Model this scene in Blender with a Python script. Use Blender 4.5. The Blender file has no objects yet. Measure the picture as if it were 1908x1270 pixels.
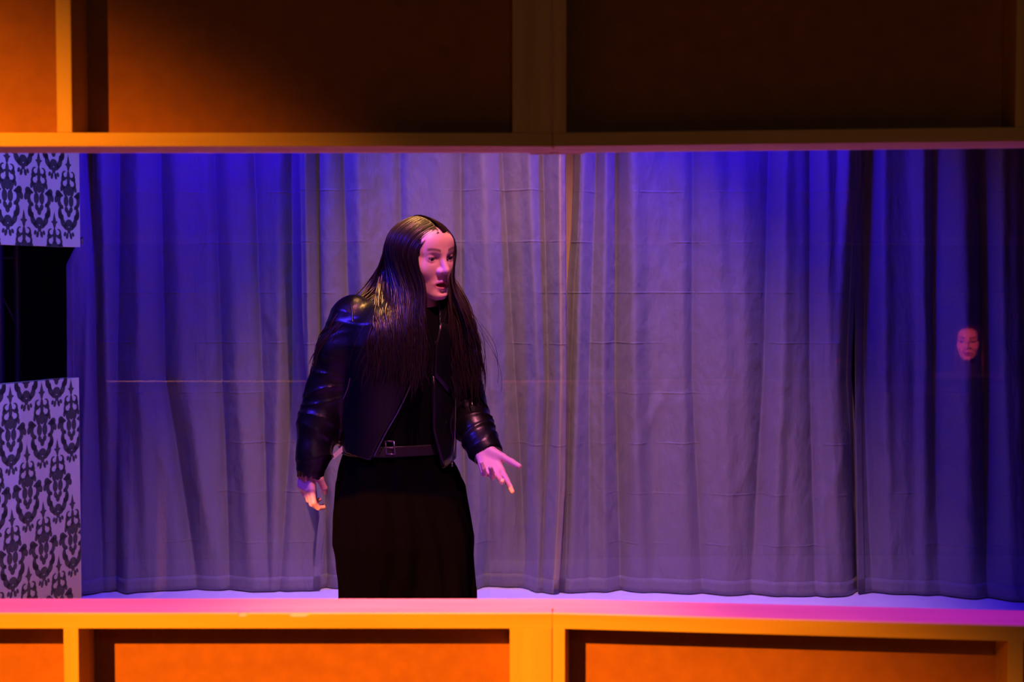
import bpy, bmesh, math, random
import numpy as np
from mathutils import Vector, Matrix
random.seed(7); rng = np.random.default_rng(7)
SC = bpy.context.scene
COL = SC.collection
# ------------------------------------------------------------------ camera
FPX = 2650.0; HC = 1.45; TH = math.atan(106 / FPX)
cd = bpy.data.cameras.new('camera'); cam = bpy.data.objects.new('camera', cd); COL.objects.link(cam)
cam.location = (0, 0, HC); cam.rotation_euler = (math.pi / 2 - TH, 0, 0)
cd.lens = 50; cd.sensor_width = 36; cd.sensor_fit = 'HORIZONTAL'; cd.clip_start = 0.05
cd.dof.use_dof = True; cd.dof.focus_distance = 4.2; cd.dof.aperture_fstop = 6.3
SC.camera = cam
# ------------------------------------------------------------------ world + light
W = bpy.data.worlds.new('world'); SC.world = W; W.use_nodes = True
W.node_tree.nodes['Background'].inputs[0].default_value = (0.012, 0.008, 0.006, 1)
W.node_tree.nodes['Background'].inputs[1].default_value = 0.16
SC.view_settings.view_transform = 'Standard'; SC.view_settings.look = 'None'
SC.view_settings.gamma = 1; SC.view_settings.exposure = 0; SC.view_settings.use_curve_mapping = False

def spot(name, loc, aim, color, power, angle, blend=0.6, size=0.06):
    l = bpy.data.lights.new(name, 'SPOT'); o = bpy.data.objects.new(name, l); COL.objects.link(o)
    o.location = loc; d = Vector(aim) - Vector(loc)
    o.rotation_euler = d.to_track_quat('-Z', 'Y').to_euler()
    l.color = color; l.energy = power; l.spot_size = math.radians(angle); l.spot_blend = blend
    l.shadow_soft_size = size
    return o
# amber lantern far back in the house, high on the left, on the timber flats
spot('amber_spot', (-4.998, -8.727, 6.846), (-2.675, 2.2, -3.175), (1.0, 0.275, 0.006), 23500, 42.0, 0.205, 0.06)
# dim warm fill added for the faint ambient light on the house side
spot('house_fill', (0.2, -2.5, 3.0), (0.0, 2.2, 1.9), (1.0, 0.85, 0.55), 14, 60, 0.9, 0.2)
# three blue washes hung over the curtains
for bx, bp in ((-1.30, 250), (-0.15, 70), (0.92, 250)):
    spot('blue_wash', (bx, 5.92, 3.0), (bx, 6.58, 1.85), (0.012, 0.0, 1.0), bp, 104, 0.8, 0.08)
# rose spots over the back of the playing area
spot('rose_spot', (0.22, 4.5, 4.1), (0.10, 6.3, 0.26), (1.0, 0.42, 0.45), 640, 54, 0.8, 0.06)
spot('pale_spot', (-0.42, 4.45, 3.9), (-0.38, 6.5, 1.0), (1.0, 0.85, 0.75), 62, 44, 0.9, 0.06)
# magenta light straight down over the opening with a peach centre, side blue, rose and warm top light on the performer
spot('magenta_down', (0.1, 2.80, 3.7), (-0.05, 2.50, 0.9), (0.60, 0.05, 1.0), 310, 60, 0.8, 0.05)
spot('peach_down', (-0.05, 2.78, 3.7), (-0.10, 2.25, 0.94), (1.0, 0.62, 0.10), 420, 19, 1.0, 0.05)
spot('blue_side', (-1.45, 3.1, 2.4), (-0.35, 3.95, 1.25), (0.05, 0.02, 1.0), 160, 44, 0.8, 0.06)
spot('blue_cross', (1.3, 4.0, 3.2), (-1.78, 5.0, 1.35), (0.18, 0.15, 1.0), 650, 30, 0.8, 0.08)
spot('rose_key', (0.15, 2.62, 3.5), (-0.28, 3.9, 1.25), (1.0, 0.25, 0.38), 310, 30, 0.8, 0.03)
spot('warm_top', (-0.24, 4.16, 3.7), (-0.27, 3.96, 1.55), (1.0, 0.46, 0.13), 620, 8.6, 0.6, 0.03)
# ------------------------------------------------------------------ helpers
def P(px, py, Y):
    a = (px - 954) / FPX; b = (635 - py) / FPX
    t = Y / (b * math.sin(TH) + math.cos(TH))
    return np.array([a * t, Y, HC + t * (b * math.cos(TH) - math.sin(TH))])

def mat(name, color, rough=0.6, metal=0.0, spec=0.5, bump=None, var=None, sheen=0.0):
    m = bpy.data.materials.new(name); m.use_nodes = True
    nt = m.node_tree; b = nt.nodes['Principled BSDF']
    b.inputs['Base Color'].default_value = (*color, 1); b.inputs['Roughness'].default_value = rough
    b.inputs['Metallic'].default_value = metal; b.inputs['Specular IOR Level'].default_value = spec
    if sheen: b.inputs['Sheen Weight'].default_value = sheen
    tc = nt.nodes.new('ShaderNodeTexCoord')
    if var:     # (scale vector, colour2, contrast)
        sc, c2, lo, hi = var
        mp = nt.nodes.new('ShaderNodeMapping'); mp.inputs['Scale'].default_value = sc
        n = nt.nodes.new('ShaderNodeTexNoise'); n.inputs['Scale'].default_value = 1; n.inputs['Detail'].default_value = 5
        r = nt.nodes.new('ShaderNodeValToRGB'); r.color_ramp.elements[0].position = lo; r.color_ramp.elements[1].position = hi
        r.color_ramp.elements[0].color = (*c2, 1); r.color_ramp.elements[1].color = (*color, 1)
        nt.links.new(tc.outputs['Object'], mp.inputs[0]); nt.links.new(mp.outputs[0], n.inputs['Vector'])
        nt.links.new(n.outputs['Fac'], r.inputs[0]); nt.links.new(r.outputs[0], b.inputs['Base Color'])
    if bump:    # (scale vector, strength, distance)
        sc, st, di = bump
        mp = nt.nodes.new('ShaderNodeMapping'); mp.inputs['Scale'].default_value = sc
        n = nt.nodes.new('ShaderNodeTexNoise'); n.inputs['Scale'].default_value = 1; n.inputs['Detail'].default_value = 4
        bp = nt.nodes.new('ShaderNodeBump'); bp.inputs['Strength'].default_value = st; bp.inputs['Distance'].default_value = di
        nt.links.new(tc.outputs['Object'], mp.inputs[0]); nt.links.new(mp.outputs[0], n.inputs['Vector'])
        nt.links.new(n.outputs['Fac'], bp.inputs['Height']); nt.links.new(bp.outputs[0], b.inputs['Normal'])
    return m
M = {}
M['timber'] = mat('timber', (0.62, 0.42, 0.22), 0.6, bump=((6, 60, 60), 0.15, 0.002), var=((2.5, 26, 26), (0.50, 0.32, 0.16), 0.3, 0.6))
M['timber_up'] = mat('timber_upright', (0.62, 0.42, 0.22), 0.6, bump=((60, 60, 6), 0.15, 0.002), var=((26, 26, 2.5), (0.50, 0.32, 0.16), 0.3, 0.6))
M['sill'] = mat('sill_paint', (0.74, 0.27, 0.46), 0.5, var=((3, 20, 20), (0.62, 0.21, 0.37), 0.3, 0.6))
M['hardboard'] = mat('hardboard', (0.33, 0.125, 0.05), 0.75, var=((40, 40, 40), (0.28, 0.10, 0.04), 0.3, 0.7), bump=((220, 220, 220), 0.1, 0.001))
M['inner'] = mat('inner_paint', (0.62, 0.36, 0.38), 0.7)
M['trim'] = mat('trim_paint', (0.84, 0.66, 0.62), 0.55)
M['sill_dim'] = mat('sill_reflection_dim', (0.07, 0.045, 0.03), 0.7)  # dark tone that keeps the sill's amber reflection faint
M['floor'] = mat('pale_floor', (0.88, 0.84, 0.88), 0.45, var=((3, 3, 3), (0.80, 0.76, 0.80), 0.35, 0.65))
M['black'] = mat('black_masking', (0.012, 0.013, 0.014), 0.9)
M['steel'] = mat('dark_steel', (0.10, 0.09, 0.11), 0.45, metal=0.6)
M['paper'] = mat('wallpaper', (0.44, 0.43, 0.46), 0.6, bump=((150, 150, 150), 0.1, 0.001))
M['print'] = mat('damask_ink', (0.030, 0.034, 0.04), 0.6)
M['hook'] = mat('bright_metal', (0.8, 0.8, 0.8), 0.25, metal=1)

def link(o, parent=None):
    COL.objects.link(o)
    if parent is not None: o.parent = parent
    return o
def mesh_obj(name, verts, faces, mats, parent=None, smooth=False, mi=None):
    me = bpy.data.meshes.new(name)
    verts = np.asarray(verts, dtype=float)
    me.from_pydata(verts.tolist(), [], [list(map(int, f)) for f in faces] if not isinstance(faces, np.ndarray) else faces.tolist())
    for m in (mats if isinstance(mats, (list, tuple)) else [mats]): me.materials.append(m)
    if smooth: me.polygons.foreach_set('use_smooth', [True] * len(me.polygons))
    if mi is not None: me.polygons.foreach_set('material_index', mi)
    me.update()
    return link(bpy.data.objects.new(name, me), parent)
def bm_obj(name, bm, mats, parent=None, smooth=False):
    me = bpy.data.meshes.new(name); bmesh.ops.recalc_face_normals(bm, faces=bm.faces); bm.to_mesh(me); bm.free()
    for m in (mats if isinstance(mats, (list, tuple)) else [mats]): me.materials.append(m)
    if smooth: me.polygons.foreach_set('use_smooth', [True] * len(me.polygons))
    return link(bpy.data.objects.new(name, me), parent)
def box(name, lo, hi, m, parent=None, bev=0.0015, rot=None):
    bm = bmesh.new(); r = bmesh.ops.create_cube(bm, size=1)
    lo = Vector(lo); hi = Vector(hi); s = hi - lo; c = (hi + lo) / 2
    for v in bm.verts: v.co = Vector((v.co.x * s.x, v.co.y * s.y, v.co.z * s.z)) + c
    if bev: bmesh.ops.bevel(bm, geom=list(bm.edges), offset=bev, segments=2, affect='EDGES', profile=0.6)
    return bm_obj(name, bm, m, parent)
def tube(bm, a, b, r0, r1=None, n=10):
    r1 = r0 if r1 is None else r1
    a = Vector(a); b = Vector(b); d = (b - a); q = d.to_track_quat('Z', 'Y')
    vs = []
    for p, r in ((a, r0), (b, r1)):
        vs.append([bm.verts.new(p + q @ Vector((r * math.cos(2 * math.pi * k / n), r * math.sin(2 * math.pi * k / n), 0))) for k in range(n)])
    for k in range(n): bm.faces.new((vs[0][k], vs[0][(k + 1) % n], vs[1][(k + 1) % n], vs[1][k]))
    bm.faces.new(vs[0][::-1]); bm.faces.new(vs[1])
def empty(name, loc=(0, 0, 0), rz=0.0):
    o = bpy.data.objects.new(name, None); o.location = loc; o.rotation_euler = (0, 0, rz); o.empty_display_size = 0.1
    return link(o)
def tag(o, label=None, cat=None, group=None, kind=None):
    if label: o['label'] = label
    if cat: o['category'] = cat
    if group: o['group'] = group
    if kind: o['kind'] = kind
    return o
# ------------------------------------------------------------------ setting
tag(box('floor', (-4.2, 2.19, -0.06), (4.2, 8.2, 0.0), M['floor'], bev=0), kind='structure')
tag(box('floor_house', (-6.0, -7.5, -0.06), (6.0, 2.19, 0.0), M['black'], bev=0), kind='structure')
tag(box('wall_back', (-4.2, 8.0, 0.0), (4.2, 8.12, 4.4), M['black'], bev=0), kind='structure')
tag(box('wall_left', (-4.2, 2.6, 0.0), (-4.08, 8.0, 4.4), M['black'], bev=0), kind='structure')
tag(box('wall_right', (4.08, 2.6, 0.0), (4.2, 8.0, 4.4), M['black'], bev=0), kind='structure')
tag(box('spill_mask_left', (-6.0, 2.32, 0.0), (-2.6, 2.40, 5.6), M['black'], bev=0), kind='structure')  # unseen mask added to block amber spill past the left flat
tag(box('spill_mask_right', (2.96, 2.32, 0.0), (6.0, 2.40, 5.6), M['black'], bev=0), kind='structure')  # matching spill mask added out of view on the right
tag(box('spill_mask_top', (-2.6, 2.32, 2.64), (2.96, 2.40, 5.6), M['black'], bev=0), kind='structure')  # unseen header added to stop amber light over the flats
# ------------------------------------------------------------------ timber flats in front
YF = 2.2; R_ = 0.085; SK = 0.012
Z_RB = P(500, 273, YF)[2]; Z_RT = P(500, 247, YF)[2]
Z_ST = P(500, 1141, YF)[2]; Z_SB = P(500, 1170, YF)[2]
ZTOP = 2.62
def sill(name, x0, x1, parent, chips=()):
    xs = sorted(set([x0, x1] + [c + d for c, w in chips for d in (-w, -w * 0.7, w * 0.6, w)]))
    ys = [0.0, 0.004, 0.05, R_ + SK + 0.004]
    V = []; F = []; mi = []
    for x in xs:
        dz = 0
        for c, w in chips:
            if abs(x - c) < w * 0.8: dz = 0.004
        e = 0.002
        prof = [(0, Z_SB), (0, Z_ST - e - dz), (e + dz * 0.6, Z_ST - dz * 0.2), (R_ + SK + 0.002, Z_ST), (R_ + SK + 0.004, Z_ST - e), (R_ + SK + 0.004, Z_SB)]
        V += [(x, y, z) for y, z in prof]
    n = 6
    for i in range(len(xs) - 1):
        for k in range(n):
            F.append((i * n + k, i * n + (k + 1) % n, (i + 1) * n + (k + 1) % n, (i + 1) * n + k)); mi.append(1 if k in (2, 3) else 0)
    F.append(tuple(range(n - 1, -1, -1))); F.append(tuple((len(xs) - 1) * n + k for k in range(n))); mi += [0, 0]
    o = mesh_obj(name, V, F, [M['timber'], M['sill']], parent, mi=mi)
    return o
def flat(root, x0, x1, studs_u, studs_l, chips, seam_jamb):
    # rails
    box('rail', (x0, 0, Z_RB), (x1, R_ + SK, Z_RT), M['timber'], root)
    box('rail', (x0, 0, ZTOP - 0.024), (x1, R_, ZTOP), M['timber'], root)
    if x0 < -1:
        sill('sill', -0.96, x1, root, chips); sill('sill', x0, -0.962, root).data.materials[1] = M['sill_dim']  # unseen left length coloured dark to suppress its reflected amber line
    else: sill('sill', x0, x1, root, chips)
    box('rail', (x0, 0, 0.0), (x1, R_, 0.024), M['timber'], root)
    for a, b in studs_u: box('stud', (a, 0.0006, Z_RT), (b, R_, ZTOP - 0.024), M['timber_up'], root)
    for a, b in studs_l: box('stud', (a, 0.0006, 0.024), (b, R_, Z_SB), M['timber_up'], root)
    box('panel', (x0, R_, Z_RT - 0.0005), (x1, R_ + SK, ZTOP), [M['hardboard']], root, bev=0)
    box('panel', (x0, R_, 0.0), (x1, R_ + SK, Z_SB), [M['hardboard']], root, bev=0)
    # painted lining and wood trim on the stage side
    box('lining', (x0, R_ + SK, Z_RT + 0.02), (x1, R_ + SK + 0.006, ZTOP), M['inner'], root, bev=0)
    box('lining', (x0, R_ + SK, 0.0), (x1, R_ + SK + 0.006, Z_SB - 0.07), M['inner'], root, bev=0)
    box('trim', (x0, R_ + SK, Z_RB), (x1, R_ + SK + 0.012, Z_RT + 0.02), M['trim'], root)
    box('trim', (x0, R_ + SK, Z_SB - 0.07), (x1, R_ + SK + 0.016, Z_SB - 0.001), M['trim'], root)
    a, b = seam_jamb
    if x0 == 0.0:
        for za, zb, mm in ((Z_SB + .0004, Z_ST - .0004, M['sill']), (Z_RB + .0004, Z_RT - .0004, M['timber'])): box('shim', (-.0115, .03, za), (.0005, R_ + SK + .003, zb), mm, root, bev=0)
        for za, zb in ((Z_RB, ZTOP), (0.0, Z_SB)): box('gap_cover', (-0.05, R_ + SK + 0.024, za), (0.04, R_ + SK + 0.036, zb), M['timber_up'], root)  # unseen strips added to stop light through the wedge at the joint
    box('jamb', (a, 0.0006, Z_ST), (b, R_, Z_RB), M['timber_up'], root)
fl = empty('set_flat', (0, YF, 0))
tag(fl, 'amber-lit timber set flat on the left, its long opening framing the stage', 'set flat', 'timber flats across the front')
sw = 0.0235
flat(fl, -2.6, 0.0625, [(-2.1, -2.1 + sw), (-1.4, -1.4 + sw), (-0.7005, -0.677), (0.0005, 0.0625)],
     [(-2.1, -2.1 + sw), (-1.4, -1.4 + sw), (-0.7005, -0.677), (-0.0035, 0.0625)],
     [(P(452, 1143, YF)[0], 0.008), (P(557, 1143, YF)[0], 0.017)], (-2.6, -2.576))
fr = empty('set_flat', (0.0632, YF, 0), -math.radians(6.6))
tag(fr, 'dim timber set flat angled forward to the right of the doubled post', 'set flat', 'timber flats across the front')
flat(fr, 0.0, 2.9, [(0.0, 0.0205), (0.688, 0.711), (1.38, 1.403), (2.07, 2.093)], [(0.0, 0.0195), (0.688, 0.711), (1.38, 1.403), (2.07, 2.093)], [], (2.876, 2.9))
# ------------------------------------------------------------------ curtains
def cloth_mat(name, base):
    m = mat(name, base, 0.62, spec=0.35, sheen=0.15)
    nt = m.node_tree; b = nt.nodes['Principled BSDF']; tc = nt.nodes.new('ShaderNodeTexCoord')
    # packing creases + crumple + weave as fine relief
    n1 = nt.nodes.new('ShaderNodeTexNoise'); n1.inputs['Scale'].default_value = 7; n1.inputs['Detail'].default_value = 6
    mp = nt.nodes.new('ShaderNodeMapping'); mp.inputs['Scale'].default_value = (2.2, 1, 1)
    nt.links.new(tc.outputs['Object'], mp.inputs[0]); nt.links.new(mp.outputs[0], n1.inputs['Vector'])
    br = nt.nodes.new('ShaderNodeTexBrick'); br.inputs['Scale'].default_value = 1; br.offset = 0.0
    br.inputs['Mortar Size'].default_value = 0.006; br.inputs['Mortar Smooth'].default_value = 1
    br.inputs['Brick Width'].default_value = 0.31; br.inputs['Row Height'].default_value = 0.235
    br.inputs['Color1'].default_value = (0, 0, 0, 1); br.inputs['Color2'].default_value = (0, 0, 0, 1); br.inputs['Mortar'].default_value = (1, 1, 1, 1)
    nt.links.new(tc.outputs['UV'], br.inputs['Vector'])
    wv = nt.nodes.new('ShaderNodeTexNoise'); wv.inputs['Scale'].default_value = 1; wv.inputs['Detail'].default_value = 2
    mp2 = nt.nodes.new('ShaderNodeMapping'); mp2.inputs['Scale'].default_value = (260, 260, 40)
    nt.links.new(tc.outputs['Object'], mp2.inputs[0]); nt.links.new(mp2.outputs[0], wv.inputs['Vector'])
    b1 = nt.nodes.new('ShaderNodeBump'); b1.inputs['Strength'].default_value = 0.6; b1.inputs['Distance'].default_value = 0.03
    b2 = nt.nodes.new('ShaderNodeBump'); b2.inputs['Strength'].default_value = 0.5; b2.inputs['Distance'].default_value = 0.005
    b3 = nt.nodes.new('ShaderNodeBump'); b3.inputs['Strength'].default_value = 0.25; b3.inputs['Distance'].default_value = 0.002
    nt.links.new(n1.outputs['Fac'], b1.inputs['Height']); nz = nt.nodes.new('ShaderNodeTexNoise'); nz.inputs['Scale'].default_value = 4.5; nz.inputs['Detail'].default_value = 2; nt.links.new(tc.outputs['Object'], nz.inputs['Vector'])
    rp = nt.nodes.new('ShaderNodeMapRange'); rp.inputs[1].default_value = .46; rp.inputs[2].default_value = .66; nt.links.new(nz.outputs['Fac'], rp.inputs[0])
    ml = nt.nodes.new('ShaderNodeMath'); ml.operation = 'MULTIPLY'; nt.links.new(br.outputs['Color'], ml.inputs[0]); nt.links.new(rp.outputs[0], ml.inputs[1]); nt.links.new(ml.outputs[0], b2.inputs['Height']); nt.links.new(wv.outputs['Fac'], b3.inputs['Height'])
    nt.links.new(b1.outputs[0], b2.inputs['Normal']); nt.links.new(b2.outputs[0], b3.inputs['Normal']); nt.links.new(b3.outputs[0], b.inputs['Normal'])
    return m
M['curtain'] = cloth_mat('curtain_cloth', (0.18, 0.175, 0.182))
M['lining'] = cloth_mat('tan_cloth', (0.36, 0.30, 0.15))  # tan-toned cloth for one side hem
M['curtain_dark'] = cloth_mat('curtain_cloth_dark', (0.18, 0.175, 0.182))
YC = 6.62
def curtain(label, edge_l, edge_r, hem, folds, Yb, seed, mat_, ztop=2.62, edge_m=None):
    """edge_l / edge_r: [(py, px)...] outline; hem: [(px, py)...]; folds: (px_top, px_mid, px_bot, half width px, depth m)"""
    r = np.random.default_rng(seed)
    NU, NV = 240, 120
    t = np.linspace(0, 1, NV); s = np.linspace(0, 1, NU)
    S, T = np.meshgrid(s, t)
    PY = 60 + (1100 - 60) * T                         # nominal picture row for outlines
    xl = np.interp(PY[:, 0], [e[0] for e in edge_l], [e[1] for e in edge_l])[:, None]
    xr = np.interp(PY[:, 0], [e[0] for e in edge_r], [e[1] for e in edge_r])[:, None]
    X = xl + (xr - xl) * S                            # in picture units at the curtain's distance
    hz = np.interp(X[-1], [h[0] for h in hem], [h[1] for h in hem])
    D = np.zeros_like(X)
    for ft, fm, fb, w, d in folds:
        c = np.where(PY < 700, ft + (fm - ft) * np.clip((PY - 290) / 410, -0.4, 1), fm + (fb - fm) * (PY - 700) / 400)
        D += (d * 1.25 * np.exp(-((X - c) / w) ** 2) if d > 0 else d * 1.5 * np.exp(-(np.abs(X - c) / (w * .85)) ** 1.35))
    for k in range(7):
        lam = r.uniform(38, 120); a = 0.008 * lam / 90 * r.uniform(0.5, 1.2)
        ph = r.uniform(0, 6.28); dr = r.uniform(-40, 40)
        env = 0.55 + 0.45 * np.sin(X / r.uniform(90, 200) + r.uniform(0, 6) + T * r.uniform(-2, 2))
        D += a * env * np.sin(2 * math.pi * (X + dr * T) / lam + ph)
    # sagging diagonal creases near the hem
    for k in range(26):
        cx = r.uniform(X.min(), X.max()); cz = r.uniform(0.4, 1.0); an = r.uniform(-0.7, 0.7)
        u = (X - cx) * math.cos(an) + (T - cz) * 900 * math.sin(an); v = -(X - cx) * math.sin(an) + (T - cz) * 900 * math.cos(an)
        D += r.uniform(-0.006, 0.008) * np.exp(-(u / 9) ** 2 - (v / 110) ** 2)
    V = np.zeros((NV, NU, 3)); UV = np.zeros((NV, NU, 2))
    Yv = Yb - D
    ppm = FPX / Yb
    top = np.full(NU, ztop)
    yfl = np.clip(HC * FPX * 0.9995 / (hz - 527.5), 6.35, 6.95)        # where the hem stands on the floor
    Yv = Yv + (yfl - Yb)[None, :] * T ** 2.2 + D * 0.6 * np.clip((T - .6) / .4, 0, 1) ** 2
    Z = top[None, :] + (0.006 - top)[None, :] * T
    V[..., 0] = (X - 954) / FPX * (Yb + (Yv - Yb) * .5); V[..., 1] = Yv; V[..., 2] = Z
    UV[..., 0] = (X - xl) / ppm * 1.02; UV[..., 1] = Z
    idx = np.arange(NV * NU).reshape(NV, NU)
    F = np.stack([idx[:-1, :-1], idx[1:, :-1], idx[1:, 1:], idx[:-1, 1:]], -1).reshape(-1, 4)
    root = mesh_obj('curtain', V.reshape(-1, 3), F, mat_, None, True)
    uvl = root.data.uv_layers.new(name='UVMap'); uvf = UV.reshape(-1, 2)[F.reshape(-1)]
    uvl.data.foreach_set('uv', uvf.ravel())
    so = root.modifiers.new('cloth', 'SOLIDIFY'); so.thickness = 0.0025; so.offset = 0
    tag(root, label, 'curtain', 'grey curtains across the back')
    # hem band along the bottom and the two side hems, as doubled cloth
    def band(name, jj, ii, off, mm=mat_):
        sub = V[np.ix_(ii, jj)].copy(); sub[..., 1] -= off
        a, b = sub.shape[:2]; id2 = np.arange(a * b).reshape(a, b)
        f2 = np.stack([id2[:-1, :-1], id2[1:, :-1], id2[1:, 1:], id2[:-1, 1:]], -1).reshape(-1, 4)
        o = mesh_obj(name, sub.reshape(-1, 3), f2, mm, root, True)
        ul = o.data.uv_layers.new(name='UVMap'); ul.data.foreach_set('uv', UV[np.ix_(ii, jj)].reshape(-1, 2)[f2.reshape(-1)].ravel())
        q = o.modifiers.new('cloth', 'SOLIDIFY'); q.thickness = 0.002; q.offset = 0
    band('bottom_hem', np.arange(NU), np.arange(NV - 4, NV), 0.003)
    wl = max(3, int(NU * 16 / (xr - xl).mean()))
    band('side_hem', np.arange(wl), np.arange(NV), 0.003)
    band('side_hem', np.arange(NU - wl, NU), np.arange(NV), 0.003, edge_m or mat_)
    return root
# panels from left to right
curtain('leftmost grey curtain panel, next to the wallpapered boards', [(60, 146), (300, 150), (450, 146), (490, 126), (700, 127), (760, 134), (1100, 130)], [(60, 578), (300, 578), (600, 580), (900, 598), (1100, 596)],
        [(130, 1114), (170, 1111), (215, 1106), (240, 1109), (280, 1104), (340, 1103), (420, 1102), (500, 1106), (606, 1103)],
        [(172, 176, 190, 13, -0.05), (196, 205, 235, 14, 0.035), (222, 215, 215, 15, -0.055), (180, 165, 150, 10, 0.03), (300, 305, 365, 16, -0.05), (330, 340, 410, 18, 0.03), (262, 262, 280, 16, 0.025),
         (400, 412, 425, 12, -0.04), (430, 440, 470, 16, 0.03), (475, 488, 500, 9, -0.025), (545, 545, 520, 10, -0.04), (525, 520, 500, 14, 0.025)], YC + 0.10, 1, M['curtain'])
curtain('grey curtain panel hanging directly behind the performer', [(60, 560), (300, 560), (600, 562), (960, 590), (1100, 572)], [(60, 1052), (300, 1053), (430, 1054), (700, 1056), (900, 1054), (1100, 1042)],
        [(560, 1104), (590, 1098), (630, 1100), (880, 1104), (900, 1096), (930, 1094), (975, 1098), (1000, 1108), (1040, 1108)],
        [(572, 575, 590, 7, 0.03), (592, 594, 600, 8, -0.04), (640, 650, 660, 14, -0.03), (665, 680, 700, 14, 0.028), (745, 750, 760, 12, -0.03), (858, 860, 870, 12, -0.035), (900, 915, 935, 18, 0.04), (935, 960, 985, 14, -0.045),
         (985, 1000, 980, 12, 0.04), (1012, 1022, 1010, 10, -0.05), (1042, 1046, 1034, 9, 0.04)], YC - 0.11, 2, M['curtain'], edge_m=M['lining'])
curtain('wide grey curtain panel right of the centre gap', [(60, 1070), (300, 1069), (430, 1064), (520, 1057), (700, 1050), (900, 1045), (1100, 1040)], [(60, 1606), (300, 1606), (600, 1594), (700, 1592), (900, 1606), (1100, 1618)],
        [(1040, 1106), (1100, 1107), (1160, 1104), (1290, 1110), (1400, 1112), (1540, 1116), (1580, 1112), (1618, 1102)],
        [(1085, 1075, 1062, 12, 0.045), (1110, 1098, 1100, 12, -0.035), (1130, 1125, 1130, 10, 0.035), (1148, 1148, 1158, 13, -0.055), (1175, 1180, 1200, 16, 0.03), (1290, 1290, 1310, 14, -0.035), (1330, 1340, 1350, 22, 0.03),
         (1432, 1425, 1400, 14, -0.045), (1460, 1455, 1440, 15, 0.035), (1508, 1510, 1520, 11, -0.035), (1535, 1540, 1570, 14, 0.03), (1575, 1560, 1590, 12, 0.03), (1604, 1592, 1600, 11, -0.06)], YC + 0.05, 3, M['curtain'])
curtain('rightmost grey curtain panel, deep in blue shade', [(60, 1590), (300, 1590), (1100, 1594)], [(60, 2060), (1100, 2075)],
        [(1580, 1112), (1640, 1108), (1720, 1112), (1830, 1120), (1908, 1126), (2075, 1128)],
        [(1612, 1612, 1622, 14, -0.05), (1640, 1645, 1655, 14, 0.03), (1716, 1720, 1716, 14, 0.04), (1740, 1738, 1745, 14, -0.03), (1790, 1800, 1800, 20, 0.03), (1826, 1832, 1830, 15, -0.06), (1860, 1862, 1870, 14, 0.03), (1905, 1905, 1905, 14, -0.04)], YC + 0.17, 4, M['curtain_dark'])
rod = bm = bmesh.new(); tube(bm, (-2.6, YC - 0.0, 2.635), (3.0, YC + 0.02, 2.635), 0.014, n=12)
tag(bm_obj('curtain_rod', bm, M['steel'], smooth=True), 'steel rod from which the grey curtains hang', 'curtain rod')
# timber upright behind the gap between the panels
c0 = P(1064, 360, 6.86)[0]
tag(box('timber_post', (c0 - 0.03, 6.86, 0), (c0 + 0.03, 6.93, 3.0), M['timber_up']), 'pale timber post showing in the gap between two curtains', 'post')
# ------------------------------------------------------------------ wallpapered boards at the left
WA = P(-60, 722, 4.70); WB = P(147, 703, 5.34)
ang = math.atan2(WB[1] - WA[1], WB[0] - WA[0]); WL = math.hypot(WB[0] - WA[0], WB[1] - WA[1])
def _ell(cx, cz, rx, rz, rot=0, n=14):
    c, s = math.cos(rot), math.sin(rot)
    return [(cx + c * rx * math.cos(a) - s * rz * math.sin(a), cz + s * rx * math.cos(a) + c * rz * math.sin(a)) for a in np.linspace(0, 2 * math.pi, n, endpoint=False)]
def _arc(cx, cz, r, a0, a1, w0, w1, n=9):
    out = []; inn = []
    for k in range(n):
        f = k / (n - 1); a = a0 + (a1 - a0) * f; w = (w0 + (w1 - w0) * f) * (0.35 + 0.65 * math.sin(math.pi * min(1, f * 0.9 + 0.1)))
        out.append((cx + (r + w) * math.cos(a), cz + (r + w) * math.sin(a))); inn.append((cx + (r - w) * math.cos(a), cz + (r - w) * math.sin(a)))
    return out, inn
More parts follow.
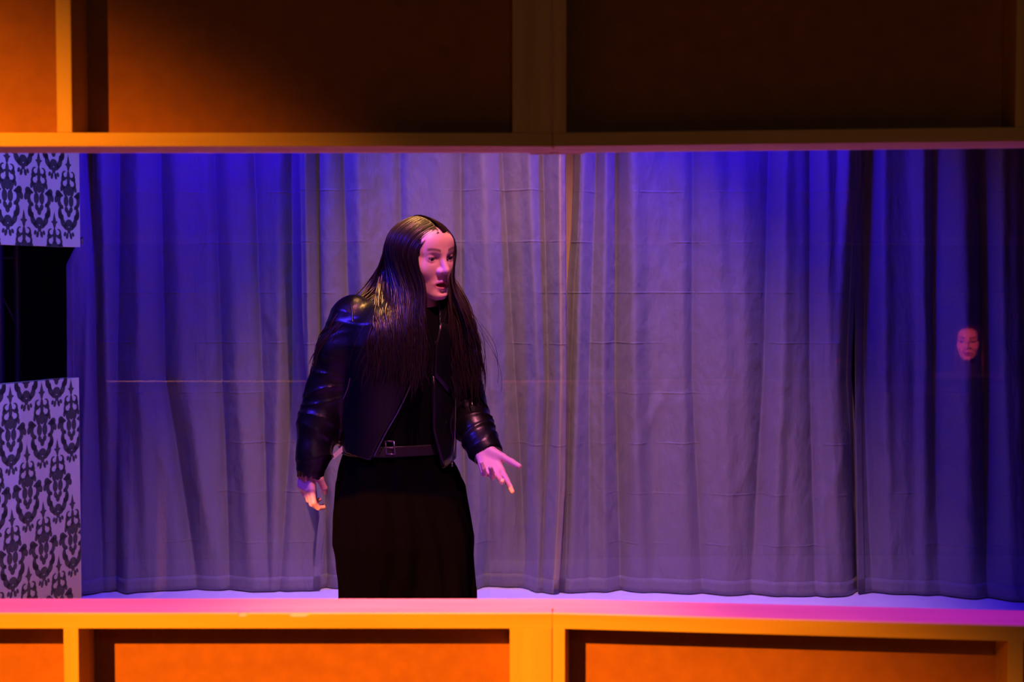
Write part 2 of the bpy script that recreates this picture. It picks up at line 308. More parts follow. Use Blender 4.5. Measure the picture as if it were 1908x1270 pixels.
def motif():
    polys = []; strips = []; fat = 1.5; wide = 1.22
    ell = lambda cx, cz, rx, rz, rot=0: [(x * wide, z) for x, z in _ell(cx, cz, rx * fat, rz * 1.12, rot)]
    def arc_band(cx, cz, r, a0, a1, w0, w1):
        o, i = _arc(cx, cz, r, a0, a1, w0 * fat, w1 * fat); return [(x * wide, z) for x, z in o], [(x * wide, z) for x, z in i]
    def sym(f):
        polys.append(f); polys.append([(-x, z) for x, z in f][::-1])
    def symarc(*a):
        o, i = arc_band(*a); strips.append((o, i)); strips.append(([(-x, z) for x, z in o], [(-x, z) for x, z in i]))
    # finial
    polys.append([(0, .168), (.006, .148), (.010, .135), (.022, .132), (.010, .124), (.006, .112), (0, .106), (-.006, .112), (-.010, .124), (-.022, .132), (-.010, .135), (-.006, .148)])
    polys.append(ell(0, .080, .0055, .026)); polys.append(ell(0, .040, .010, .022))
    symarc(.018, .092, .013, -2.6, 1.8, .004, .003); symarc(.022, .060, .014, -2.2, 2.0, .0045, .003)
    sym(ell(.030, .080, .005, .010, .4)); sym(ell(.020, .030, .006, .017, -.35)); sym(ell(.036, .043, .005, .012, .3))
    # body: two ovals with a frame of scrolls
    sym(ell(.0135, -.004, .0085, .019)); symarc(.030, -.006, .022, -1.6, 1.6, .007, .004)
    sym(ell(.055, .020, .010, .012, .6)); sym(ell(.066, .000, .006, .012, .2)); symarc(.048, .002, .018, .4, 2.6, .006, .004)
    symarc(.022, -.045, .026, -1.3, 1.1, .008, .005); sym(ell(.012, -.036, .006, .011, -.4)); polys.append(ell(0, -.050, .007, .012))
    symarc(.010, -.070, .026, -1.4, .6, .009, .006); sym(ell(.046, -.058, .007, .014, -.3)); polys.append(ell(0, -.084, .012, .012))
    sym(ell(.016, -.100, .010, .009, .5)); polys.append(ell(0, -.112, .006, .010)); sym(ell(.010, -.132, .0045, .011, .25)); sym(ell(.022, -.126, .004, .008, .4))
    return polys, strips
MOT = motif()
def clip_poly(poly, x0, x1, z0, z1):
    def cl(p, ins, inter):
        o = []
        for i in range(len(p)):
            a, b = p[i - 1], p[i]
            if ins(b):
                if not ins(a): o.append(inter(a, b))
                o.append(b)
            elif ins(a): o.append(inter(a, b))
        return o
    for ax, v, sg in ((0, x0, 1), (0, x1, -1), (1, z0, 1), (1, z1, -1)):
        if not poly: return poly
        poly = cl(poly, lambda q: sg * (q[ax] - v) >= 0, lambda a, b: tuple(a[k] + (b[k] - a[k]) * ((v - a[ax]) / (b[ax] - a[ax])) for k in (0, 1)))
    return poly
def wall_board(label, outline, phase_z, thick=0.05):
    """outline: (x,z) corners in the board's own plane, convex"""
    root = empty('wallpapered_board', (WA[0], WA[1], 0), ang); tag(root, label, 'set panel', 'wallpapered boards at the left')
    V = [(x, 0, z) for x, z in outline] + [(x, thick, z) for x, z in outline]; n = len(outline)
    F = [tuple(range(n)), tuple(range(2 * n - 1, n - 1, -1))] + [((k + 1) % n, k, k + n, (k + 1) % n + n) for k in range(n)]
    mesh_obj('board', V, F, M['paper'], root)
    x0 = min(p[0] for p in outline); x1 = max(p[0] for p in outline) - 0.002
    z0 = min(p[1] for p in outline); z1 = max(p[1] for p in outline) - 0.002
    V = []; F = []
    def add(poly):
        poly = clip_poly(poly, x0, x1, z0, z1)
        if len(poly) >= 3:
            k = len(V); V.extend((x, -0.0008, z) for x, z in poly); F.append(tuple(range(k, k + len(poly))))
    col = 0; x = WL - 0.055
    while x > -0.1:
        zz = phase_z + (0.215 if col % 2 else 0) - 1.29
        while zz < z1 + 0.3:
            for p in MOT[0]: add([(x + a, zz + b) for a, b in p])
            for o, i in MOT[1]:
                for k in range(len(o) - 1): add([(x + a, zz + b) for a, b in (o[k], o[k + 1], i[k + 1], i[k])])
            zz += 0.43
        x -= 0.094; col += 1
    mesh_obj('damask_print', V, F, M['print'], root)
    return root
zt = WB[2]; zb_u = P(147, 460, 5.34)[2]; zb_u0 = P(0, 455, 4.86)[2]
wall_board('lower wallpapered board with black damask print, left of the curtains', [(0, 0), (WL, 0), (WL, zt), (0, WA[2])], 0.93)
ub = wall_board('upper wallpapered board with black damask print, under the timber rail', [(0, P(-60, 453, 4.70)[2]), (WL + 0.02, zb_u), (WL + 0.02, 2.7), (0, 2.7)], 0.90 + 0.86)
bm = bmesh.new(); tube(bm, (WL + 0.02, 0.01, zb_u + 0.02), (WL + 0.05, 0.01, zb_u + 0.035), 0.005, n=8); tube(bm, (WL + 0.05, 0.01, zb_u + 0.035), (WL + 0.05, 0.01, zb_u + 0.01), 0.004, n=8)
bm_obj('hook', bm, M['hook'], ub)
bm = bmesh.new(); tube(bm, (WL * 0.4, 0.025, 2.69), (WL * 0.4, 0.025, 4.3), 0.006, n=8)
bm_obj('hanging_wire', bm, M['steel'], ub)
# ------------------------------------------------------------------ dark truss tower seen through the boards' opening
tr = empty('truss_tower', (-2.62, 7.35, 0)); tag(tr, 'dark steel truss tower in the gloom behind the wallpapered boards', 'truss')
cs = [(-0.16, -0.13), (0.02, -0.13), (0.02, 0.13), (-0.16, 0.13)]
for a in cs:
    bm = bmesh.new(); tube(bm, (a[0], a[1], 0), (a[0], a[1], 4.0), 0.02, n=10); bm_obj('upright', bm, M['steel'], tr, True)
for k in range(11):
    z = 0.15 + k * 0.36
    for i in (0, 2):
        a, b = cs[i], cs[(i + 1) % 4]
        bm = bmesh.new()
        tube(bm, (a[0], a[1], z), (b[0], b[1], z + 0.36) if k % 2 else (b[0], b[1], z), 0.009, n=8); bm_obj('brace', bm, M['steel'], tr, True)
# ------------------------------------------------------------------ signed-distance modelling kit
def nets(fn, lo, hi, h):
    lo = np.array(lo, float); n = np.maximum(4, np.ceil((np.array(hi, float) - lo) / h).astype(int) + 1)
    ax = [(lo[k] + h * np.arange(n[k])).astype(np.float32) for k in range(3)]
    F = np.broadcast_to(fn(ax[0][:, None, None], ax[1][None, :, None], ax[2][None, None, :]), tuple(n)).astype(np.float32)
    neg = F < 0
    cs = tuple(n - 1); acc = np.zeros(cs + (3,), np.float32); cnt = np.zeros(cs, np.float32)
    off = [(a, b, c) for a in (0, 1) for b in (0, 1) for c in (0, 1)]
    def cut(o): return tuple(slice(o[k], o[k] + cs[k]) for k in range(3))
    for o in off:
        for k in range(3):
            if o[k] == 0:
                q = list(o); q[k] = 1; q = tuple(q)
                f0 = F[cut(o)]; f1 = F[cut(q)]; m = neg[cut(o)] != neg[cut(q)]
                t = np.where(m, f0 / np.where(m, f0 - f1, 1), 0)
                for j in range(3): acc[..., j] += np.where(m, (t if j == k else o[j]), 0)
                cnt += m
    act = cnt > 0; ids = -np.ones(cs, np.int64); ids[act] = np.arange(act.sum())
    ijk = np.argwhere(act)
    V = lo + h * (ijk + acc[act] / cnt[act][:, None])
    Q = []
    for k in range(3):
        a, b = [j for j in range(3) if j != k]
        s0 = [slice(1, cs[j]) for j in range(3)]; s0[k] = slice(0, cs[k]); s1 = list(s0); s1[k] = slice(1, cs[k] + 1)
        d = neg[tuple(s0)].astype(np.int8) - neg[tuple(s1)].astype(np.int8)
        e = np.argwhere(d != 0); sg = d[d != 0]
        if len(e) == 0: continue
        st = np.array([1, 1, 1]); st[k] = 0; e = e + st
        def g(da, db):
            r = e.copy(); r[:, a] -= da; r[:, b] -= db
            return ids[r[:, 0], r[:, 1], r[:, 2]]
        q = np.stack([g(1, 1), g(0, 1), g(0, 0), g(1, 0)], 1)
        flip = (sg > 0) if k != 1 else (sg < 0)
        q[~flip] = q[~flip][:, ::-1]
        Q.append(q)
    Q = np.concatenate(Q)
    Q = Q[(Q >= 0).all(1)]
    return V, Q
def smin(a, b, k):
    h = np.clip(0.5 + 0.5 * (b - a) / k, 0, 1); return b + (a - b) * h - k * h * (1 - h)
def smax(a, b, k): return -smin(-a, -b, k)
def sph(X, Y, Z, c, r): return np.sqrt((X - c[0]) ** 2 + (Y - c[1]) ** 2 + (Z - c[2]) ** 2) - r
def elli(X, Y, Z, c, r):
    x = (X - c[0]); y = (Y - c[1]); z = (Z - c[2])
    k0 = np.sqrt((x / r[0]) ** 2 + (y / r[1]) ** 2 + (z / r[2]) ** 2); k1 = np.sqrt((x / r[0] ** 2) ** 2 + (y / r[1] ** 2) ** 2 + (z / r[2] ** 2) ** 2)
    return k0 * (k0 - 1) / np.maximum(k1, 1e-6)
def cone(X, Y, Z, a, b, ra, rb):
    a = np.asarray(a, float); b = np.asarray(b, float); d = b - a; L = max((d * d).sum(), 1e-9)
    t = np.clip(((X - a[0]) * d[0] + (Y - a[1]) * d[1] + (Z - a[2]) * d[2]) / L, 0, 1)
    return np.sqrt((X - a[0] - t * d[0]) ** 2 + (Y - a[1] - t * d[1]) ** 2 + (Z - a[2] - t * d[2]) ** 2) - (ra + (rb - ra) * t)
def loft(X, Y, Z, rows, yaw, pw=2.3, ang=None):
    """rows: (z, cx, cy, rx, ry) from low to high"""
    zs = [r[0] for r in rows]; it = lambda k: np.interp(Z, zs, [r[k] for r in rows])
    cx, cy, rx, ry = it(1), it(2), it(3), it(4); c, s = math.cos(yaw), math.sin(yaw)
    u = (X - cx) * c + (Y - cy) * s; v = -(X - cx) * s + (Y - cy) * c
    if ang is not None:
        f = np.clip((zs[-1] - Z) / .06, 0, 1) * ang(np.arctan2(v, u), Z); rx = rx + f; ry = ry + f
    d = ((np.abs(u) / rx) ** pw + (np.abs(v) / ry) ** pw) ** (1 / pw)
    return np.maximum((d - 1) * np.minimum(rx, ry), np.maximum(zs[0] - Z, Z - zs[-1]))
def wob(X, Y, Z, seed, f, n=6):
    r = np.random.default_rng(seed); o = 0
    for k in range(n):
        d = r.normal(size=3); d /= np.linalg.norm(d); q = f * r.uniform(0.6, 1.6)
        o = o + np.sin((X * d[0] + Y * d[1] + Z * d[2]) * q + r.uniform(0, 6.3))
    return o / n
# ------------------------------------------------------------------ head
def head_field(x, y, z, mouth=0.0066):
    ax = np.abs(x)
    d = elli(x, y, z, (0, -.016, .024), (.0745, .092, .069))
    face = elli(x, y, z, (0, .036, -.028), (.060, .052, .080))
    d = smin(d, face, .035)
    jaw = cone(ax, y, z, (.046, -.002, -.058), (.012, .070, -.100), .019, .0135)
    d = smin(d, jaw, .028)
    d = smin(d, elli(x, y, z, (0, .079, -.1005), (.017, .013, .013)), .016)
    d = smin(d, sph(ax, y, z, (.038, .050, -.029), .0245), .022)
    d = smin(d, elli(x, y, z, (0, .058, .038), (.052, .030, .034)), .03)
    d = smin(d, cone(ax, y, z, (.044, .060, .018), (.010, .083, .014), .0075, .0075), .014)
    d = smax(d, -elli(ax, y, z, (.031, .096, -.001), (.0165, .0175, .0115)), .012)
    lid = sph(ax, y, z, (.031, .0705, -.001), .0140)
    lid = smax(lid, -elli(ax, y, z, (.031, .086, -.0035), (.0125, .012, .0040)), .0015)
    d = smin(d, lid, .004)
    # nose
    n = cone(x, y, z, (0, .083, .010), (0, .1025, -.0315), .0068, .0100)
    n = smin(n, sph(ax, y, z, (.0118, .0925, -.0360), .0078), .008)
    n = smin(n, cone(x, y, z, (0, .092, -.0385), (0, .101, -.0375), .006, .006), .006)
    d = smin(d, n, .009)
    d = smax(d, -elli(ax, y, z, (.0062, .097, -.0440), (.0035, .0055, .004)), .002)
    # mouth: muzzle, lips, open gap
    d = smin(d, elli(x, y, z, (0, .068, -.070), (.026, .021, .024)), .014)
    up = cone(ax, y, z, (.0225, .0780, -.0690), (.004, .0905, -.0635), .0030, .0055)
    lo = cone(ax, y, z, (.0215, .0775, -.0715), (.0, .0885, -.0800 - mouth * .4), .0030, .0062)
    d = smin(d, up, .005); d = smin(d, lo, .005)
    d = smax(d, -elli(x, y, z, (0, .090, -.0720 - mouth * .3), (.0190, .020, mouth * .75)), .003)
    d = smax(d, -elli(x, y, z, (0, .093, -.0900 - mouth * .4), (.016, .006, .004)), .008)
    # ears
    e = elli(ax, y, z, (.0590, -.018, -.012), (.007, .015, .024)); e = smax(e, -elli(ax, y, z, (.0655, -.015, -.008), (.006, .010, .016)), .004)
    d = smin(d, e, .006)
    d = smin(d, cone(x, y, z, (0, -.030, -.055), (0, -.055, -.185), .047, .052), .03)
    return d
def head_tint(L):
    """vertex tint in head space: 0 skin, lips and brows"""
    x, y, z = np.abs(L[:, 0]), L[:, 1], L[:, 2]
    lip = np.clip(1.4 - np.abs((z + .0725) / .0125) ** 2 - (x / .0225) ** 2, 0, 1) * (y > .074)
    bz = .0205 + .004 * np.sin(np.clip((x - .014) / .036, 0, 1) * 2.6)
    brow = np.clip(1.3 - np.abs((z - bz) / .0042) ** 2, 0, 1) * np.clip((x - .011) / .003, 0, 1) * np.clip((.050 - x) / .006, 0, 1) * (y > .04)
    lash = np.clip(1.25 - (np.abs(z - .0012) / .0022) ** 2, 0, 1) * (np.abs(x - .031) < .0135) * (y > .078) 
    skin = np.array([.80, .52, .44]); c = np.tile(skin, (len(L), 1))
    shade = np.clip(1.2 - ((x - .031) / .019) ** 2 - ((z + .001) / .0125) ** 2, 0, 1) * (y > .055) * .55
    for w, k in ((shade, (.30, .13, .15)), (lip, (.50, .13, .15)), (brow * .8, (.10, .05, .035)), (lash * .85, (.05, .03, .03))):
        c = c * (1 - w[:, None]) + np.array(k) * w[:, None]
    return c
def tinted_material(name, rough):
    m = mat(name, (.8, .5, .4), rough, spec=0.4); nt = m.node_tree
    a = nt.nodes.new('ShaderNodeVertexColor'); a.layer_name = 'tint'
    nt.links.new(a.outputs['Color'], nt.nodes['Principled BSDF'].inputs['Base Color'])
    nt.nodes['Principled BSDF'].inputs['Subsurface Weight'].default_value = 0.08
    nt.nodes['Principled BSDF'].inputs['Subsurface Radius'].default_value = (.01, .004, .002)
    return m
M['skin'] = tinted_material('skin', 0.42)
M['eye'] = mat('eye_white', (.75, .72, .70), 0.15); M['iris'] = mat('iris', (.03, .025, .03), 0.1)
M['teeth'] = mat('teeth', (.75, .7, .65), 0.3)
M['hair'] = mat('dark_brown_hair', (.022, .010, .006), 0.38, spec=0.55, var=((60, 60, 3), (.010, .005, .0035), .3, .7))
M['leather'] = mat('black_leather', (.004, .004, .006), 0.33, spec=0.5, bump=((70, 70, 70), .25, .004))
M['knit'] = mat('black_jersey', (.0025, .0025, .003), 0.95, spec=0.1)
M['trouser'] = mat('black_trouser_cloth', (.0018, .0012, .0014), 1.0, spec=0.03, bump=((30, 30, 8), .2, .006))
M['belt'] = mat('belt_leather', (.018, .015, .018), 0.45)
M['zip'] = mat('zip_metal', (.35, .33, .35), 0.35, metal=1)
M['tag'] = mat('pale_card', (.72, .72, .78), 0.6)
M['shoe'] = mat('black_shoe', (.01, .01, .01), 0.4)

def hand_parts(o, f, n, t, curls, thumb, thumb_dir=(.6, .55, .35), sc=1.0):
    """returns lists: palm cones, finger chains (a,b,ra,rb)"""
    o, f, n, t = (np.asarray(v, float) for v in (o, f, n, t))
    f /= np.linalg.norm(f); n = n - f * (n @ f); n /= np.linalg.norm(n); t = t - f * (t @ f) - n * (t @ n); t /= np.linalg.norm(t)
    palm = [(o - f * .06 * sc, o, .024 * sc, .022 * sc)]; fing = []
    offs = (.026, .009, -.008, -.024); ml = (.086, .088, .083, .075)
    ph = ((.041, .025, .021), (.045, .029, .022), (.041, .027, .021), (.032, .020, .018)); rr = (.0092, .0094, .0088, .0078)
    for k in range(4):
        m = o + (f * ml[k] + t * offs[k]) * sc
        palm.append((o + t * offs[k] * .55 * sc, m, .0135 * sc, .0105 * sc))
        a = m; an = 0; r = rr[k] * sc
        for j in range(3):
            an += math.radians(curls[k][j]); d = f * math.cos(an) + n * math.sin(an) + t * offs[k] * 2.0 * (j == 0)
            d = d / np.linalg.norm(d); b = a + d * ph[k][j] * sc
            fing.append((a, b, r * (1 - .09 * j), r * (1 - .09 * (j + 1)))); a = b
    a = o + (f * .018 + t * .020 + n * .008) * sc
    d = f * thumb_dir[0] + t * thumb_dir[1] + n * thumb_dir[2]; d /= np.linalg.norm(d)
    palm.append((a, a + d * .043 * sc, .0150 * sc, .0115 * sc)); a = a + d * .043 * sc
    tch = []
    for j, L in enumerate((.033, .027)):
        an = math.radians(thumb[j]); ax_ = -t * .75 + n * .5; d = d * math.cos(an) + ax_ * math.sin(an); d /= np.linalg.norm(d)
        b = a + d * L * sc; tch.append((a, b, (.0106, .0096)[j] * sc, (.0096, .0082)[j] * sc)); a = b
    return palm, fing, tch
def hand_mesh(spec, h=.0017):
    palm, fing, tch = spec
    pts = np.array([p for c in palm + fing + tch for p in c[:2]])
    def fn(x, y, z):
        d = None
        for c in palm:
            v = cone(x, y, z, *c); d = v if d is None else smin(d, v, .012)
        for ch in [fing[i:i + 3] for i in range(0, 12, 3)] + [tch]:
            g = None
            for c in ch:
                v = cone(x, y, z, *c); g = v if g is None else smin(g, v, .003)
            d = smin(d, g, .0035)
        return d
    return nets(fn, pts.min(0) - .03, pts.max(0) + .03, h)
def join_parts(parts):
    V = []; Q = []; k = 0
    for v, q in parts: V.append(v); Q.append(q + k); k += len(v)
    return np.concatenate(V), np.concatenate(Q)
def color_mesh(o, cols):
    ca = o.data.color_attributes.new(name='tint', type='FLOAT_COLOR', domain='POINT')
    ca.data.foreach_set('color', np.c_[cols, np.ones(len(cols))].astype(np.float32).ravel())
HV, HQ = nets(head_field, (-.10, -.13, -.20), (.10, .13, .13), .0020)
def rotm(yaw, pitch, roll):
    """head axes: x her left, y facing, z up; yaw turns the facing from the camera towards the right of the picture"""
    f = Vector((math.sin(yaw), -math.cos(yaw), 0)); up = Vector((0, 0, 1)); l = up.cross(f)
    R = Matrix((l, f, up)).transposed()
    R = R @ Matrix.Rotation(-pitch, 3, 'X') @ Matrix.Rotation(roll, 3, 'Y')
    return np.array(R)
def chain(x, y, z, pts, k):
    d = None
    for a, b in zip(pts[:-1], pts[1:]):
        v = cone(x, y, z, a[0], b[0], a[1], b[1]); d = v if d is None else smin(d, v, k)
    return d
def ribbon_tubes(paths, rad, ns=6, flat=0.55):
    """paths (n, m, 3) swept to closed tapered locks"""
    n, m, _ = paths.shape
    T = np.gradient(paths, axis=1); T /= np.linalg.norm(T, axis=2, keepdims=True) + 1e-9
    ref = np.array([0.3, -1.0, 0.15]); ref /= np.linalg.norm(ref)
    A = np.cross(T, ref); A /= np.linalg.norm(A, axis=2, keepdims=True) + 1e-9; B = np.cross(T, A)
    an = np.linspace(0, 2 * math.pi, ns, endpoint=False)
    V = paths[:, :, None, :] + rad[..., None, None] * (A[:, :, None, :] * np.cos(an)[None, None, :, None] + flat * B[:, :, None, :] * np.sin(an)[None, None, :, None])
    idx = np.arange(n * m * ns).reshape(n, m, ns); nx = np.roll(idx, -1, axis=2)
    Q = np.stack([idx[:, :-1], nx[:, :-1], nx[:, 1:], idx[:, 1:]], -1).reshape(-1, 4)
    return V.reshape(-1, 3), Q
def catmull(ctrl, m):
    """ctrl (n, k, 3) -> (n, m, 3)"""
    n, k, _ = ctrl.shape
    C = np.concatenate([2 * ctrl[:, :1] - ctrl[:, 1:2], ctrl, 2 * ctrl[:, -1:] - ctrl[:, -2:-1]], 1)
    s = np.linspace(0, k - 1 - 1e-6, m); i = s.astype(int); t = (s - i)[None, :, None]
    p0, p1, p2, p3 = C[:, i], C[:, i + 1], C[:, i + 2], C[:, i + 3]
    return 0.5 * (2 * p1 + (p2 - p0) * t + (2 * p0 - 5 * p1 + 4 * p2 - p3) * t ** 2 + (3 * p1 - p0 - 3 * p2 + p3) * t ** 3)
def resample(ctrl, m, it=10):
    n, k, _ = ctrl.shape; out = np.zeros((n, m, 3))
    for i in range(n):
        s = np.r_[0, np.cumsum(np.linalg.norm(np.diff(ctrl[i], axis=0), axis=1))]; u = np.linspace(0, s[-1], m)
        for j in range(3): out[i, :, j] = np.interp(u, s, ctrl[i, :, j])
    for _ in range(it): out[:, 1:-1] = .25 * out[:, :-2] + .5 * out[:, 1:-1] + .25 * out[:, 2:]
    return out
# ------------------------------------------------------------------ the performer
Y0 = 3.955
def zp(py): return P(954, py, Y0)[2]
def wp(px, py, dy=0.0): return P(px, py, Y0 + dy)
TY = math.radians(24)                     # torso turn
S1 = Y0 / FPX
def rows(tab, inset=0.0):
    r = []
    for py, cx, hw, dp, cy in tab: r.append((zp(py), P(cx, py, Y0)[0], Y0 + cy, max(.02, hw * S1 - inset), max(.02, dp - inset)))
    return sorted(r)
TORSO = [(905, 742, 112, .122, .03), (850, 740, 112, .124, .02), (790, 742, 110, .122, .01), (700, 754, 118, .128, -.005), (640, 758, 124, .124, -.02), (600, 762, 118, .110, -.025), (572, 770, 92, .092, -.025), (548, 778, 55, .070, -.03), (530, 782, 44, .062, -.035)]
SR = [(wp(660, 592, -.045), .066), (wp(636, 655, -.05), .062), (wp(608, 730, -.035), .056), (wp(592, 790, -.05), .052), (wp(584, 845, -.065), .043), (wp(577, 892, -.075), .036)]
SL = [(wp(852, 612, .05), .056), (wp(858, 670, .05), .054), (wp(866, 745, .03), .052), (wp(884, 795, -.03), .047), (wp(899, 830, -.075), .041), (wp(909, 850, -.10), .037)]
ZH_PX = [(560, 828), (600, 830), (640, 836), (697, 850), (760, 850), (812, 862), (826, 872), (845, 860), (900, 845)]
def sleeve_field(x, y, z, pts, seed):
    d = chain(x, y, z, pts, .03)
    a = pts[2][0]; b = pts[-1][0]; ax = (b - a) / np.linalg.norm(b - a)
    s = (x - a[0]) * ax[0] + (y - a[1]) * ax[1] + (z - a[2]) * ax[2]
    w = np.exp(-((s - .03) / .12) ** 2)
    w = .25 + .75 * np.exp(-((s - .07) / .11) ** 2); tl = s + .35 * (x - a[0]) * np.sin(s * 40 + seed) + .02 * wob(x, y, z, seed + 20, 26)
    rg = 1 - np.abs(np.sin(tl * math.pi / .046 + 1.5 * wob(x, y, z, seed + 31, 18)))
    d = d - w * .009 * (rg ** 2 - .3) * np.clip(.75 + .9 * wob(x, y, z, seed + 7, 30), 0, 1.4) - .004 * wob(x, y, z, seed, 48)
    return d
def jacket_solid(x, y, z):
    d = loft(x, y, z, rows(TORSO), TY)
    d = d - .003 * wob(x, y, z, 4, 38)
    d = smin(d, sleeve_field(x, y, z, SR, 1), .025); d = smin(d, sleeve_field(x, y, z, SL, 2), .022)
    return d
POLY_L = [(560, 560), (697, 850), (719, 806), (742, 766), (762, 725), (768, 700), (772, 650), (776, 600), (776, 500)]
OPEN_L = ([900, 850, 806, 766, 725, 700, 650, 600, 500], [680, 697, 719, 742, 762, 768, 772, 776, 778])
OPEN_R = ([900, 872, 830, 800, 690, 640, 600, 500], [828, 824, 815, 808, 806, 812, 822, 812])
def jacket_field(x, y, z):
    d = jacket_solid(x, y, z)
    inner = loft(x, y, z, [(r[0], r[1], r[2], r[3], r[4]) for r in rows(TORSO, .007)], TY)
    inner = np.maximum(inner, z - zp(650)); d = np.maximum(d, -inner)
    py = 529 + (HC - z) / S1; px = 954 + x / S1
    hem = np.interp(px, [h[0] for h in ZH_PX], [h[1] for h in ZH_PX])
    arm = np.minimum(chain(x, y, z, SR[2:], .02), chain(x, y, z, SL[2:], .02)) < .012
    d = np.where(arm, d, np.maximum(d, (py - hem) * S1))
    lx = np.interp(py, OPEN_L[0][::-1], OPEN_L[1][::-1]); rx = np.interp(py, OPEN_R[0][::-1], OPEN_R[1][::-1])
    op = np.maximum(np.maximum((lx - px) * S1, (px - rx) * S1), y - (Y0 - .02))
    d = np.maximum(d, -op)
    d = np.maximum(d, z - zp(538))
    neck = np.sqrt((x - P(782, 545, Y0)[0]) ** 2 + (y - (Y0 - .03)) ** 2) - .058
    d = np.maximum(d, -np.maximum(neck, zp(600) - z))
    for pts in (SR, SL):         # open cuffs
        a, b = pts[-2][0], pts[-1][0]; ax = (b - a) / np.linalg.norm(b - a)
        s = (x - b[0]) * ax[0] + (y - b[1]) * ax[1] + (z - b[2]) * ax[2]
        near = sph(x, y, z, b, .075)
        d = np.where(near < 0, np.maximum(np.maximum(d, s), -np.maximum(cone(x, y, z, a, b + ax * .03, pts[-2][1] - .006, pts[-1][1] - .005), -(s + .045))), d)
    return d
def front_y(field, px, py, y0=Y0 - .4, y1=Y0 + .2, n=400):
    Ys = np.linspace(y0, y1, n); pts = np.array([P(px, py, y) for y in Ys])
    v = field(pts[:, 0], pts[:, 1], pts[:, 2]); k = np.argmax(v < 0)
    return Ys[k] if v[k] < 0 else None
SHIRT = [(905, 742, 96, .104, .028), (850, 740, 95, .104, .02), (790, 742, 97, .108, .01)] + [(a, b, c - 9, d - .013, e) for a, b, c, d, e in TORSO[3:]]
# --- body (root mesh)
HO = wp(787, 474, -.055)
HR = rotm(math.radians(43), math.radians(7), math.radians(-4))
def to_world(L): return L @ HR.T + HO
parts = [(to_world(HV), HQ)]; tints = [head_tint(HV)]
def body_field(x, y, z):
    d = loft(x, y, z, rows(SHIRT[1:7], .02), TY)
    for pts in (SR, SL): d = smin(d, chain(x, y, z, [(p, r * .62) for p, r in pts], .02), .02)
    d = smin(d, cone(x, y, z, wp(778, 590, -.02), wp(784, 545, -.035), .05, .05), .03)
    for (a, b, c) in (((708, 905), (694, 1180), (690, 1480)), ((782, 905), (816, 1180), (822, 1480))):
        d = smin(d, chain(x, y, z, [(wp(a[0], a[1], .03), .070), (wp(b[0], b[1], .02), .055), (wp(c[0], c[1], .03), .038)], .04), .05)
    return d
BV, BQ = nets(body_field, (P(560, 0, Y0)[0] - .05, Y0 - .25, .03), (P(920, 0, Y0)[0] + .05, Y0 + .25, 1.45), .010)
hl = hand_parts(wp(900, 838, -.105), (.36, -.60, -.72), (-.12, -.70, .62), (.93, .2, .3), ((2, 6, 6), (24, 26, 18), (42, 42, 25), (58, 45, 30)), (2, 4), (.92, .62, .05), .92)
hr = hand_parts(wp(571, 858, -.07), (.0, -.14, -.98), (.62, .78, 0), (.78, -.62, 0), ((10, 40, 42), (20, 45, 38), (28, 48, 35), (32, 48, 35)), (28, 55), (.85, .40, .30), .90)
for v, q in ((BV, BQ), hand_mesh(hl), hand_mesh(hr)):
    parts.append((v, q)); tints.append(np.tile(np.array([.80, .52, .44]), (len(v), 1)))
V, Q = join_parts(parts)
person = mesh_obj('person', V, Q, M['skin'], None, True); color_mesh(person, np.concatenate(tints))
tag(person, 'person with long dark hair in a black leather jacket, leaning forward with one palm out', 'person')
def eye(parent, side, R, O):
    bm = bmesh.new(); bmesh.ops.create_uvsphere(bm, u_segments=24, v_segments=16, radius=.0123)
    g = Vector((0.10, .97, -.20)).normalized(); q = Vector((0, 0, 1)).rotation_difference(g)
    for f in bm.faces:
        if f.calc_center_median().z > .0105: f.material_index = 1
    c = Vector((side * .031, .0705, -.001))
    for v in bm.verts: v.co = Vector(R @ np.array(q @ v.co + c)) + Vector(O)
    bm_obj('eye', bm, [M['eye'], M['iris']], parent, True)
for s in (-1, 1): eye(person, s, HR, HO)
# --- clothes
bb = lambda l, t, r, b, y0, y1: ((P(l, 0, Y0)[0], Y0 + y0, zp(b)), (P(r, 0, Y0)[0], Y0 + y1, zp(t)))
JV, JQ = nets(jacket_field, *bb(540, 530, 950, 915, -.24, .22), .0042)
jacket = mesh_obj('jacket', JV, JQ, M['leather'], person, True); jacket['label'] = 'cropped black leather biker jacket worn open'
def shirt_field(x, y, z):
    d = loft(x, y, z, rows(SHIRT), TY) - .002 * wob(x, y, z, 9, 45)
    d = smin(d, cone(x, y, z, wp(779, 590, -.03), wp(787, 556, -.045), .054, .050), .02)
    return np.maximum(d, z - zp(566) - (y - Y0 + .04) * .25)
SV, SQ = nets(shirt_field, *bb(620, 535, 880, 900, -.2, .2), .006)
mesh_obj('top', SV, SQ, M['knit'], person, True)['label'] = 'plain black top'
TR_TOP = [(1140, 750, 60, .06, .03), (1060, 746, 112, .120, .03), (1010, 744, 126, .148, .03), (960, 744, 125, .150, .03), (900, 741, 116, .138, .03), (862, 738, 106, .118, .028), (838, 738, 99, .109, .022)]
LEG_R = [(1508, 683, 78, .115, .0), (1300, 688, 70, .110, .01), (1117, 696, 64, .118, .02), (1000, 702, 64, .130, .03), (920, 706, 64, .120, .03)]
LEG_L = [(1508, 822, 78, .115, .03), (1300, 820, 70, .110, .03), (1117, 816, 64, .118, .03), (1000, 806, 66, .130, .03), (920, 788, 62, .120, .03)]
